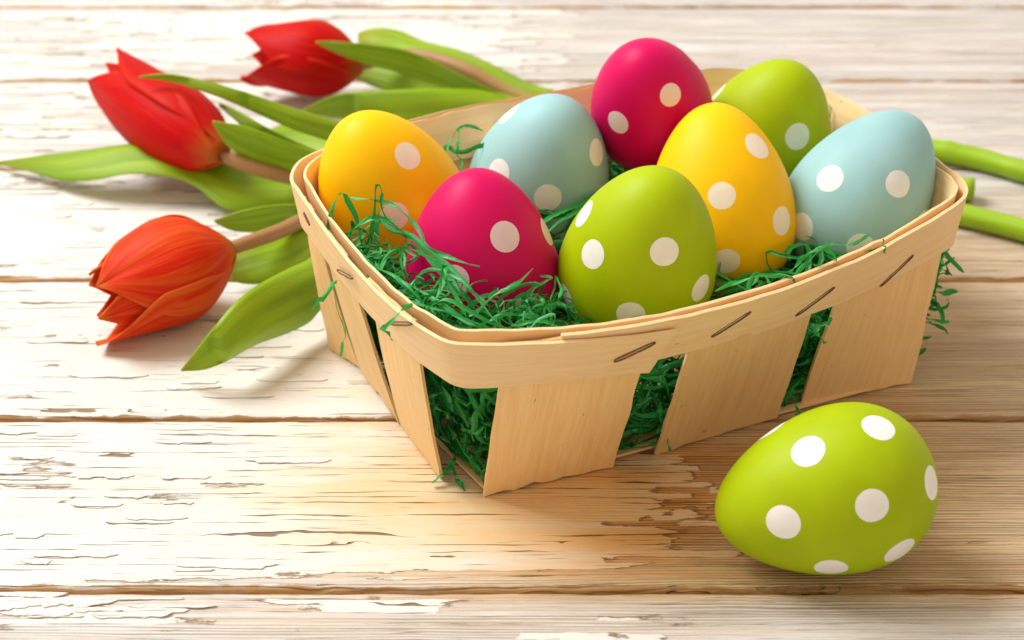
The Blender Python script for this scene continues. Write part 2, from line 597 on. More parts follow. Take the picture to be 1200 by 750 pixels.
M_PLANK = mat_plank()
M_FLAKE = mat_simple("cream_paint_chip", (0.73, 0.705, 0.65), 0.5, 0.25, 0.04, 120.0, 0.0001)
M_BACKING = mat_simple("dark_gap_wood", (0.055, 0.03, 0.014), 0.9, 0.1)
M_BAND = mat_veneer("pale_rim_veneer", (1.08, 1.13, 1.27))
M_SLAT = mat_veneer("golden_slat_veneer", (0.99, 0.97, 0.93))
M_STAPLE = mat_simple("rusty_staple_wire", (0.16, 0.07, 0.028), 0.5, 0.5, 0.4, 900.0)
M_GRASS = mat_grass()
EGGC = {'yellow': (0.97, 0.545, 0.0), 'pink': (0.63, 0.0005, 0.10), 'blue': (0.31, 0.545, 0.57), 'green': (0.365, 0.49, 0.0)}
M_EGG = {k: mat_egg(k + "_egg_paint", c) for k, c in EGGC.items()}
M_PETAL_RED = mat_petal("red_petal", (0.58, 0.0005, 0.004), (0.72, 0.03, 0.003), (0.52, 0.17, 0.02))
M_PETAL_ORANGE = mat_petal("orange_red_petal", (0.74, 0.022, 0.004), (0.90, 0.24, 0.035), (0.66, 0.22, 0.03))
M_LEAF = mat_leaf("tulip_leaf", (0.26, 0.46, 0.004), (0.44, 0.65, 0.02), (0.45, 0.50, 0.02))
M_STEM = mat_stem("tulip_stem", (0.38, 0.18, 0.08), (0.30, 0.50, 0.01))

# ------------------------------------------------------------------ table top of planks
JOINTS = [72.82, 65.40, 57.97, 50.31, 42.66, 35.32]         # seams seen in the photograph (distance from lens)
JOINTS = [j - Y0 for j in JOINTS]
edges = [JOINTS[0] + 15.0, JOINTS[0] + 7.5] + JOINTS + [JOINTS[-1] - 7.4, JOINTS[-1] - 14.8]
XL, XR = -31.0, 31.0
bx = np.array([[XL, edges[-1], -2.6], [XR, edges[-1], -2.6], [XR, edges[0], -2.6], [XL, edges[0], -2.6],
               [XL, edges[-1], -1.3], [XR, edges[-1], -1.3], [XR, edges[0], -1.3], [XL, edges[0], -1.3]])
table = link_mesh("table_top", bx, [(3, 2, 1, 0), (4, 5, 6, 7), (0, 1, 5, 4), (1, 2, 6, 5), (2, 3, 7, 6), (3, 0, 4, 7)], M_BACKING, smooth=False, origin=(0, 0, -2.6))
table["kind"] = "structure"
table["label"] = "weathered white painted wooden boards under the basket"


def plank(yb, yf):
    """a board between seam yb (far) and yf (near): flat top, rubbed round near edge"""
    yc, hw = (yb + yf) / 2, (yb - yf) / 2
    n = 300
    xs = np.linspace(XL, XR, n)
    prof = [(-1, -1.25, 0), (-1, -0.5, .045), (-1, -0.26, .05), (-.97, -0.14, .085), (-.9, -0.06, .13), (-.5, -0.015, .20), (0, 0.0, .30),
            (0, 0.0, 1.2), (0, 0.0, 2.2), (0, 0.0, -2.2), (0, 0.0, -1.2), (0, -0.0, -.30), (.6, -0.035, -.14), (1, -0.13, -.06), (1, -0.5, -.04), (1, -1.25, 0)]
    k = len(prof)
    wf = smooth_noise(n, 90, 0.022) + smooth_noise(n, 22, 0.02)
    wk = smooth_noise(n, 90, 0.018)
    V = np.zeros((n, k, 3))
    for q, (side, z, off) in enumerate(prof):
        V[:, q, 0] = xs
        V[:, q, 2] = z
        base = -hw if q < 9 else hw
        V[:, q, 1] = yc + base + off
        if q < 7:
            V[:, q, 1] += np.maximum(wf, -0.03) * (1.0 if q > 1 else 0.6)
        elif q > 10:
            V[:, q, 1] -= np.maximum(wk, -0.03)
    F = grid_faces(n, k, False, 0, True)
    F.append(tuple(range(k)))
    F.append(tuple((n - 1) * k + q for q in range(k))[::-1])
    o = link_mesh("plank", V.reshape(-1, 3), F, M_PLANK, table, smooth=True)
    # own origin in the middle of the board, so that each board carries its own grain
    me = o.data
    mv = np.array([0, yc, 2.6]) * S
    co = np.empty(len(me.vertices) * 3, np.float32)
    me.vertices.foreach_get("co", co)
    co = co.reshape(-1, 3) - mv
    me.vertices.foreach_set("co", co.ravel())
    me.update()
    o.location = mv
    o["half_width"] = float(hw)
    o["_org"] = [0.0, float(yc), 0.0]
    return o


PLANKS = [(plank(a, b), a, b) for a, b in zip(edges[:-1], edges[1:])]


def paint_flake(o, x0, y0, length, width, curlz):
    """a lifting chip of thick paint: ragged outline, near edge curling up"""
    n = max(10, int(length / 0.09))
    xs = np.linspace(x0, x0 + length, n)
    s_ = np.linspace(0, 1, n)
    env = np.minimum(1, np.minimum(s_, 1 - s_) * rng.uniform(5, 12)) ** 0.6
    jump = np.repeat(rng.uniform(0.45, 1.0, n // 4 + 2), 4)[:n] + rng.normal(size=n) * 0.05
    near = y0 - width * env * jump - 0.01
    far_ = y0 + 0.25 * width * env * (0.6 + 0.4 * np.repeat(rng.uniform(0, 1, n // 6 + 2), 6)[:n])
    lift = np.maximum(0.0, smooth_noise(n, 4, curlz) + curlz * 0.7)
    P = np.zeros((n, 4, 3))
    for j, f in enumerate((0, 0.45, 0.8, 1.0)):
        P[:, j, 0] = xs + rng.normal(size=n) * 0.006
        P[:, j, 1] = far_ * (1 - f) + near * f
        P[:, j, 2] = 0.012 + 0.008 * f + lift * f ** 3
    V, F = sheet(P, 0.022)
    return link_mesh("paint_flake", V, F, M_FLAKE, o, smooth=False)


for q in range(75):
    o_, ya, yb = PLANKS[int(rng.choice([3, 4, 5, 6, 6, 6, 7], p=None))]
    far_y = (ya + yb) / 2
    hw_ = (ya - yb) / 2
    x0 = rng.uniform(-17, -6.5) if yb < 0 else rng.uniform(-21, -6)
    if ya < -10.0:
        x0 = rng.uniform(-13, -9)
    y0 = yb + rng.uniform(0.75, 2 * hw_ - 0.5)
    if ya < -10.0:
        y0 = ya - rng.uniform(0.3, 1.0)
    paint_flake(o_, x0, y0, rng.uniform(0.5, 2.6), rng.uniform(0.06, 0.2), rng.uniform(0.0, 0.02))
# the broad chip at the near left corner
paint_flake(PLANKS[7][0], -14.0, PLANKS[7][1] - 0.42, 4.6, 0.36, 0.02)
paint_flake(PLANKS[7][0], -13.0, PLANKS[7][1] - 0.15, 2.4, 0.2, 0.012)

# ------------------------------------------------------------------ basket of wood chip
ZR = 5.7
rim_px = [(347, 206), (357, 224), (385, 263), (415, 299), (450, 335), (479, 360), (508, 379), (522, 387), (531, 392), (545, 392.5), (590, 392), (640, 389), (700, 384),
          (760, 375), (830, 360), (900, 340), (960, 318), (1020, 292), (1075, 262), (1110, 241), (1126, 226), (1121, 210), (1099, 193), (1060, 162),
          (1012, 131), (971, 109), (910, 89), (866, 82), (821, 83), (760, 90), (700, 100.5), (629, 112.5), (550, 126), (484, 142), (410, 166), (362, 185)]
rim_z = [ZR] * 20 + [5.55, 5.4, 5.3, 5.25, 5.25, 5.3, 5.4, 5.45, 5.5, 5.5, 5.55, 5.6, 5.65, 5.7, 5.7, 5.7]
RIM = spline([un(u, v, z) for (u, v), z in zip(rim_px, rim_z)], 480, True)
for _ in range(3):
    RIM = (RIM + 0.5 * (np.roll(RIM, 1, 0) + np.roll(RIM, -1, 0))) / 2
RIMPX = proj(RIM)
NR = len(RIM)


def rim_t(u, v):
    return int(np.argmin(((RIMPX - np.array([u, v])) ** 2).sum(1)))


tF, tR, tB, tL = rim_t(532, 392), rim_t(1124, 226), rim_t(850, 81), rim_t(347, 206)
bF, bR, bL = un(567, 583, 0), un(1068, 449, 0), un(394, 412, 0)
bB = bL + bR - bF + np.array([0.3, -0.2, 0])
bF, bR, bL, bB = [b * np.array([1, 1, 0]) for b in (bF, bR, bL, bB)]


def side_frac(t, a, b):
    return ((t - a) % NR) / ((b - a) % NR)


def base_at(t):
    t = t % NR
    for a, b, p, q in ((tF, tR, bF, bR), (tR, tB, bR, bB), (tB, tL, bB, bL), (tL, tF, bL, bF)):
        span = (b - a) % NR
        d = (t - a) % NR
        if d <= span:
            return p + (q - p) * d / span
    return bF


# the rim list runs left -> front -> right -> back, which is anticlockwise seen from above
BASE = np.array([base_at(t) for t in range(NR)])
for _ in range(4):
    BASE = (BASE + 0.5 * (np.roll(BASE, 1, 0) + np.roll(BASE, -1, 0))) / 2
tan = np.roll(RIM, -1, 0) - np.roll(RIM, 1, 0)
OUT = np.stack([tan[:, 1], -tan[:, 0], 0 * tan[:, 0]], 1)
OUT /= np.linalg.norm(OUT, axis=1, keepdims=True)
ctr = RIM.mean(0)

basket = thing("chip_basket", (BASE[:, 0].mean(), BASE[:, 1].mean(), 0),
               "pale wood chip basket with stapled rim, filled with green paper grass and eggs", "basket")


def wall(t, k, off):
    """point on the basket wall: rim index t, k 0 at rim .. 1 at base, offset outward"""
    i0 = int(math.floor(t)) % NR
    i1 = (i0 + 1) % NR
    f = t - math.floor(t)
    r = RIM[i0] * (1 - f) + RIM[i1] * f
    b = BASE[i0] * (1 - f) + BASE[i1] * f
    o = OUT[i0] * (1 - f) + OUT[i1] * f
    return r * (1 - k) + b * k + o * off


def strip_uv(n, m, length, height, extra, along=True):
    us = np.linspace(0, length, n)
    vs = np.linspace(0, height, m)
    g = np.stack(np.meshgrid(us, vs, indexing='ij'), -1)
    if not along:
        g = g[..., ::-1]
    g = g.reshape(-1, 2)
    uv = np.concatenate([g, g + 0.3])
    pad = np.repeat(g[:1], extra, 0) + rng.random((extra, 2)) * [6, 0.4]
    return np.concatenate([uv, pad])


def band(name, ts, off, zoff, h, thick, mat, top_wob=0.009, bot_wob=0.02, slant_end=0.0):
    n, mrows = len(ts), 6
    off = np.broadcast_to(off, (n,))
    zoff = np.broadcast_to(zoff, (n,))
    h = np.broadcast_to(h, (n,))
    tw = smooth_noise(n, n // 4, top_wob) + smooth_noise(n, n // 14, top_wob)
    bw = smooth_noise(n, n // 9, bot_wob)
    P = np.zeros((n, mrows, 3))
    for i, t in enumerate(ts):
        for j in range(mrows):
            fr = j / (mrows - 1)
            tt = t
            if slant_end:
                w = max(0, (i - n + 9) / 8)
                tt = t - slant_end * fr * w
            zz = zoff[i] + (1 - fr) * tw[i] - fr * (h[i] + bw[i])
            k = max(0.0, -zz / ZR) if zz < 0 else 0.0
            p = wall(tt, k, off[i])
            if zz > 0:
                p = p + np.array([0, 0, zz])
            P[i, j] = p
    V, F = sheet(P, thick)
    L = np.linalg.norm(np.diff(P[:, 0], axis=0), axis=1).sum()
    uv = strip_uv(n, mrows, L, 1.4, len(V) - 2 * n * mrows, True)
    return link_mesh(name, V, F, mat, basket, uv)


# outer band: starts under itself near the front corner, runs all round and ends on top
tS, tE = rim_t(655, 388), rim_t(787, 371)
nb = 420
ts = np.linspace(tS, tE + NR, nb)
fr = np.linspace(0, 1, nb)
rise = np.clip((fr - 0.74) / 0.14, 0, 1)
rise = rise * rise * (3 - 2 * rise)
drop = np.clip((fr - 0.90) / 0.10, 0, 1)
band("rim_band", ts, 0.14 + 0.11 * rise + 0.07 * drop ** 2, -0.10 * rise - 0.20 * drop ** 1.5, 1.42, 0.09, M_BAND, slant_end=4.5)
# inner band
tI = rim_t(760, 90)
ti = np.linspace(tI, tI + NR - 3, 400)
io = -0.13 - 0.10 * np.exp(-(((ti - tL + NR / 2) % NR - NR / 2) / 22.0) ** 2)
band("inner_rim_band", ti, io, 0.03, 1.35, 0.075, M_BAND, 0.014, 0.03)


def slat(t0, t1, q0, q1, off_top=0.0):
    """upright chip between the two bands; q0, q1 its foot on the table"""
    if t1 < t0:
        t1 += NR
    n, mrows = 14, 16
    P = np.zeros((n, mrows, 3))
    bowl = rng.uniform(0.02, 0.07)
    ragt = smooth_noise(n, 5, 0.03)
    ragb = smooth_noise(n, 8, 0.035)
    edge_a = smooth_noise(mrows, 7, 0.018)
    edge_b = smooth_noise(mrows, 7, 0.018)
    gdir = (q1 - q0) / np.linalg.norm(q1 - q0)
    for i in range(n):
        s = i / (n - 1)
        t = t0 + (t1 - t0) * s
        top = wall(t, 0.0, off_top)
        foot = q0 + (q1 - q0) * s
        for j in range(mrows):
            ew = (edge_a[j] * (1 - s) + edge_b[j] * s) if s in (0, 1) else 0.0
            f = j / (mrows - 1)
            zt = ZR - 0.24 + ragt[i]
            zb = 0.06 + max(-0.03, ragb[i])
            p = top * (1 - f) + foot * f
            p[2] = (zt + (top[2] - ZR)) * (1 - f) + zb * f
            ti_ = int(t) % NR
            p = p + OUT[ti_] * (bowl * math.sin(math.pi * f) + 0.06 * math.sin(math.pi * f) * math.sin(math.pi * s)) + gdir * ew
            P[i, j] = p
    V, F = sheet(P, 0.085)
    L = np.linalg.norm(P[-1, 0] - P[0, 0])
    uv = strip_uv(n, mrows, L, 5.8, len(V) - 2 * n * mrows, False)
    return link_mesh("slat", V, F, M_SLAT, basket, uv)


def Z(p):
    p = np.array(p)
    p[2] = 0
    return p


front_slats = [((591, 393), (764, 376), (566, 582), (716, 548)), ((816, 363), (964, 316), (767, 533), (909, 490)), ((993, 304), (1113, 240), (936, 476), (1067, 449))]
left_slats = [((357, 222), (367, 239), (388, 410), (421, 431)), ((374, 249), (405, 288), (425, 437), (469, 497)), ((432, 318), (487, 365), (471, 499), (518, 563))]
for a, b, c, d in front_slats + left_slats:
    slat(rim_t(*a), rim_t(*b), Z(un(*c, 0)), Z(un(*d, 0)))
# the two sides away from the lens
for ta, tb, p, q, fr_ in ((tR, tB, bR, bB, ((0.16, 0.42), (0.5, 0.72), (0.8, 0.95))), (tB, tL, bB, bL, ((0.05, 0.31), (0.37, 0.63), (0.69, 0.95)))):
    span = (tb - ta) % NR
    for s0, s1 in fr_:
        slat(ta + span * s0, ta + span * s1, p + (q - p) * (s0 * 0.9 + 0.05), p + (q - p) * (s1 * 0.9 + 0.05))

# base sheet
bp = np.array([bF + np.array([0.02, 0.0, 0]), bR, bB, bL])
bc = bp.mean(0)
g = np.zeros((10, 10, 3))
for i in range(10):
    for j in range(10):
        a, b = i / 9, j / 9
        g[i, j] = bp[0] * (1 - a) * (1 - b) + bp[1] * a * (1 - b) + bp[2] * a * b + bp[3] * (1 - a) * b
        g[i, j] = bc + (g[i, j] - bc) * 0.985
        g[i, j, 2] = 0.13
V, F = sheet(g, 0.08)
link_mesh("base_board", V, F, M_SLAT, basket, strip_uv(10, 10, 14, 8, len(V) - 200))


def staple(px0, px1, off=0.22):
    """flattened wire loop lying on the band between two pixels"""
    def onwall(u, v):
        best = None
        for t in range(rim_t(u, v - 25) - 50, rim_t(u, v - 25) + 50):
            for k in np.linspace(0.0, 0.26, 14):
                p = wall(t, k, off)
                d = ((proj(p) - np.array([u, v])) ** 2).sum()
                if best is None or d < best[0]:
                    best = (d, p, t)
        return best[1], best[2]
    a, ta = onwall(*px0)
    b, tb = onwall(*px1)
    nrm = OUT[int((ta + tb) / 2) % NR]
    ax = (b - a)
    L = np.linalg.norm(ax)
    ax /= L
    sd = np.cross(nrm, ax)
    pts = []
    for t in np.linspace(0, 2 * math.pi, 40, endpoint=True):
        c, s_ = math.cos(t), math.sin(t)
        pts.append((a + b) / 2 + ax * (L / 2) * np.sign(c) * abs(c) ** 0.5 + sd * 0.045 * np.sign(s_) * abs(s_) ** 0.9 + nrm * 0.012)
    V, F = tube(pts, 0.02, 6, False)
    ob = link_mesh("staple", V, F, M_STAPLE, basket)
    # the driven ends bite into the wood
    return ob


for a, b, o_ in (((718, 422), (768, 400), 0.37), ((835, 395), (881, 366), 0.19), ((934, 370), (977, 337), 0.19), ((1031, 334), (1070, 300), 0.19),
                 ((459, 379), (484, 380), 0.315), ((396, 317), (413, 325), 0.315), ((357, 249), (364, 264), 0.30)):
    staple(a, b, o_)

# ------------------------------------------------------------------ eggs
EK = 0.208


def egg_r(cp, D):
    return np.sqrt(np.maximum(0, 1 - cp ** 2)) * np.exp(-EK * cp) * D / 2 / 1.021


class Egg:
    def __init__(self, c, ax, s):
        self.c = np.array(c) - np.array([0, Y0, 0])
        self.ax = np.array(ax) / np.linalg.norm(ax)
        self.L, self.D = 5.6 * s, 4.25 * s

    def f(self, P):
        """negative inside"""
        q = np.asarray(P) - self.c
        x = q @ self.ax
        r = np.linalg.norm(q - x[..., None] * self.ax, axis=-1)
        cp = np.clip(x / (self.L / 2), -1, 1)
        e = r - egg_r(cp, self.D)
        return np.where(np.abs(x) > self.L / 2, np.maximum(np.abs(x) - self.L / 2, r), e)

    def surf(self, d):
        """surface point along directions d from the centre"""
        d = d / np.linalg.norm(d, axis=-1, keepdims=True)
        lo = np.zeros(d.shape[:-1])
        hi = np.full(d.shape[:-1], 4.0)
        for _ in range(40):
            mid = (lo + hi) / 2
            ins = self.f(self.c + d * mid[..., None]) < 0
            lo = np.where(ins, mid, lo)
            hi = np.where(ins, hi, mid)
        return self.c + d * lo[..., None]

    def hit(self, u, v):
        d = ray(u, v)
        t = np.linspace(35, 80, 9000)
        fv = self.f(CAM + t[:, None] * d)
        k = np.argmax(fv < 0)
        if fv[k] >= 0:
            k = int(np.argmin(fv))
        return CAM + t[k] * d


EGGS = {}


def build_egg(key, colour, c, ax, s, dots, label, dot_r=0.39, group=None, cover_or_light_tint=0.8):
    m_dot = mat_simple(key + "_dot_paint_light_tint", tuple(cover_or_light_tint * a + (1 - cover_or_light_tint) * b for a, b in zip((0.86, 0.85, 0.85), EGGC[colour])), 0.45, 0.2, 0.03, 250.0, 0.00003)  # thin white paint; per-egg tint also puts bounced light and shade into colour
    e = Egg(c, ax, s)
    EGGS[key] = e
    n, k = 72, 72
    a = np.cross(e.ax, [0.3, 0.9, 0.1])
    a /= np.linalg.norm(a)
    b = np.cross(e.ax, a)
    ph = np.linspace(0, math.pi, n)
    V = [e.c + e.ax * e.L / 2]
    for p in ph[1:-1]:
        r = egg_r(np.array(math.cos(p)), e.D)
        for q in range(k):
            t = 2 * math.pi * q / k
            V.append(e.c + e.ax * e.L / 2 * math.cos(p) + r * (math.cos(t) * a + math.sin(t) * b))
    V.append(e.c - e.ax * e.L / 2)
    F = []
    for q in range(k):
        F.append((0, 1 + q, 1 + (q + 1) % k))
    for i in range(n - 3):
        for q in range(k):
            q2 = (q + 1) % k
            F.append((1 + i * k + q, 1 + (i + 1) * k + q, 1 + (i + 1) * k + q2, 1 + i * k + q2))
    last = len(V) - 1
    for q in range(k):
        F.append((last, 1 + (n - 3) * k + (q + 1) % k, 1 + (n - 3) * k + q))
    V = np.array(V)
    o = link_mesh("painted_egg", V, F, M_EGG[colour], origin=e.c)
    tag(o, label, "egg", group)
    centres = []
    for d_ in dots:
        p = e.hit(d_[0], d_[1])
        if len(d_) > 2:                      # dot that only peeps round the limb
            vd = (p - CAM) / np.linalg.norm(p - CAM)
            p = e.surf((p + vd * d_[2] - e.c)[None])[0]
        centres.append(p)
    # dots on the side turned away
    N = 26
    for i in range(N):
        zc = 1 - 2 * (i + 0.5) / N
        t = i * 2.39996 + 0.7
        d = np.array([math.sqrt(1 - zc * zc) * math.cos(t), math.sqrt(1 - zc * zc) * math.sin(t), zc])
        p = e.surf(d)
        nv = d
        if nv @ ((CAM - p) / np.linalg.norm(CAM - p)) > -0.12:
            continue
        if all(np.linalg.norm(p - q) > 1.35 for q in centres):
            centres.append(p)
    for p in centres:
        nv = p - e.c
        # surface normal by differences
        eps = 0.01
        nv = np.array([e.f(p + np.eye(3)[i] * eps) - e.f(p - np.eye(3)[i] * eps) for i in range(3)]).ravel()
        nv /= np.linalg.norm(nv) + 1e-9
        t1 = np.cross(nv, e.ax)
        t1 /= np.linalg.norm(t1) + 1e-9
        t2 = np.cross(nv, t1)
        rr = dot_r * rng.uniform(0.96, 1.05)
        rings, seg = 6, 36
        pts = [p]
        wob = 1 + smooth_noise(seg, 7, 0.012)
        wob[-1] = wob[0]
        for i in range(1, rings + 1):
            for q in range(seg):
                t = 2 * math.pi * q / seg
                pts.append(p + rr * i / rings * wob[q] * (math.cos(t) * t1 + math.sin(t) * t2))
        pts = np.array(pts)
        sp = e.surf(pts - e.c)
        rad = sp - e.c
        sp = e.c + rad * (1 + 0.002 / np.linalg.norm(rad, axis=1, keepdims=True))
        F = [(0, 1 + q, 1 + (q + 1) % seg) for q in range(seg)]
        for i in range(rings - 1):
            for q in range(seg):
                q2 = (q + 1) % seg
                F.append((1 + i * seg + q, 1 + (i + 1) * seg + q, 1 + (i + 1) * seg + q2, 1 + i * seg + q2))
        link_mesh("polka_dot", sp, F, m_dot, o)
    return o


G_EGG = "eggs lying in the basket"
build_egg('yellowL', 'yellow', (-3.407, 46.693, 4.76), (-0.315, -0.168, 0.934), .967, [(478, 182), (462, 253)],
          "yellow polka dot egg at the left end of the basket", cover_or_light_tint=0.72, group=G_EGG)
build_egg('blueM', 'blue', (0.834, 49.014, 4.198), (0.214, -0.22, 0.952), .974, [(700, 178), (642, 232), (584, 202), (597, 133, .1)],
          "pale blue egg between the left yellow egg and the rear pink egg", cover_or_light_tint=0.78, group=G_EGG)
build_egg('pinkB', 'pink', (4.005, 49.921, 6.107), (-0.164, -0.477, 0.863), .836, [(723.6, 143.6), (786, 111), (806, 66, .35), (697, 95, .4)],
          "pink polka dot egg standing highest at the back of the basket", cover_or_light_tint=0.74, dot_r=0.35, group=G_EGG)
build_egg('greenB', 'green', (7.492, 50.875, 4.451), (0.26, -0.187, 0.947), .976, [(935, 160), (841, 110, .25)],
          "lime green egg at the back corner of the basket, partly hidden", cover_or_light_tint=0.66, group=G_EGG)
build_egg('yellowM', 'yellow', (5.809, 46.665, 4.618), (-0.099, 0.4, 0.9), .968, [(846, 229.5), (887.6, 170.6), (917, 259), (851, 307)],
          "yellow polka dot egg between the front green egg and the right blue egg", cover_or_light_tint=0.76, group=G_EGG)
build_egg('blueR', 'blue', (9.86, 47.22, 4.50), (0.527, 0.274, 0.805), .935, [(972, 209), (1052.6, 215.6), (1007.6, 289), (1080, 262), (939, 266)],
          "pale blue egg leaning right at the right end of the basket", cover_or_light_tint=0.78, group=G_EGG)
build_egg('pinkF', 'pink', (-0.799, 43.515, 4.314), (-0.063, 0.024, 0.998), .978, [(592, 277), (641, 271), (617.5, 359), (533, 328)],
          "pink polka dot egg at the front of the basket behind loose paper grass", cover_or_light_tint=0.66, group=G_EGG)
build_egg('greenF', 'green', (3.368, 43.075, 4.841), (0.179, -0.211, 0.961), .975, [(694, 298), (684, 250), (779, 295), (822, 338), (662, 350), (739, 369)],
          "lime green polka dot egg at the front rim of the basket", cover_or_light_tint=0.88, group=G_EGG)
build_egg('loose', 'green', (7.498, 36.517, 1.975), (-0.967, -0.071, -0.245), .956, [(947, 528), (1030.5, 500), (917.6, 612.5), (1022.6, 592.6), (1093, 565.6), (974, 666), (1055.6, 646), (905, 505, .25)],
          "lime green polka dot egg lying on the boards in front of the basket", cover_or_light_tint=0.94, dot_r=0.41)

# ------------------------------------------------------------------ shredded paper grass
strands = []      # (points[n,3], width, tone)
INB = [EGGS[k] for k in EGGS if k != 'loose']


def push_out(P, gap=0.06):
    global hi_push
    hi_push = 0
    for e in INB:
        fv = e.f(P)
        ins = fv < gap
        if ins.any():
            hi_push += int((ins & (P[:, 2] > 4.2)).sum())
            q = P[ins] - e.c
            nn = q / (np.linalg.norm(q, axis=1, keepdims=True) + 1e-9)
            P[ins] = e.surf(nn) + nn * gap
    return P


def clamp_wall(P, keep=0.28):
    """keep points inside the basket wall"""
    for i in range(len(P)):
        z = min(max(P[i, 2], 0.2), ZR)
        k = 1 - z / ZR
        W = RIM[:, :2] * (1 - k) + BASE[:, :2] * k
        j = int(np.argmin(((W - P[i, :2]) ** 2).sum(1)))
        o = OUT[j, :2]
        d = (P[i, :2] - W[j]) @ o
        if d > -keep:
            P[i, :2] -= o * (d + keep)
    return P


def curl(start, direction, length, n=14, wig=0.5, droop=0.0):
    d = np.array(direction, float)
    d /= np.linalg.norm(d)
    p = np.array(start, float)
    out = [p.copy()]
    turn = rng.normal(size=3) * wig
    for i in range(n - 1):
        turn = turn * 0.8 + rng.normal(size=3) * wig * 0.5
        d = d + np.cross(turn, d) * 0.5
        d[2] -= droop
        d /= np.linalg.norm(d)
        p = p + d * length / (n - 1)
        out.append(p.copy())
    return np.array(out)


def inside_pt(shell):
    t = rng.uniform(0, NR)
    z = rng.uniform(0.25, 4.3)
    w = wall(t, 1 - z / ZR, 0)
    c = np.array([BASE[:, 0].mean(), BASE[:, 1].mean() + 0.2, z])
    s = 1 - rng.uniform(0.0, 0.22) if shell else math.sqrt(rng.uniform(0, 0.8))
    return c + (w - c) * s * 0.95


for q in range(2300):
    p = inside_pt(q % 5 != 0)
    d = rng.normal(size=3) * [1, 1, 0.7]
    C_ = curl(p, d, rng.uniform(1.6, 4.2), 11, 0.75)
    C_[:, 2] = np.clip(C_[:, 2], 0.22, 3.9 + rng.uniform(-0.5, 0.4))
    C_ = clamp_wall(C_, rng.uniform(0.12, 0.4))
    C_ = push_out(C_)
    C_ = clamp_wall(C_, 0.26)
    if hi_push > 1:
        continue
    strands.append((C_, rng.uniform(0.05, 0.16), rng.beta(1.3, 1.5)))


def px_strand(pts, w=0.12, tone=0.75, n=22, jit=0.03):
    P = spline([un(u, v, z) for u, v, z in pts], n)
    P += np.stack([smooth_noise(n, 6, jit) for _ in range(3)], 1)
    strands.append((P, w, tone))


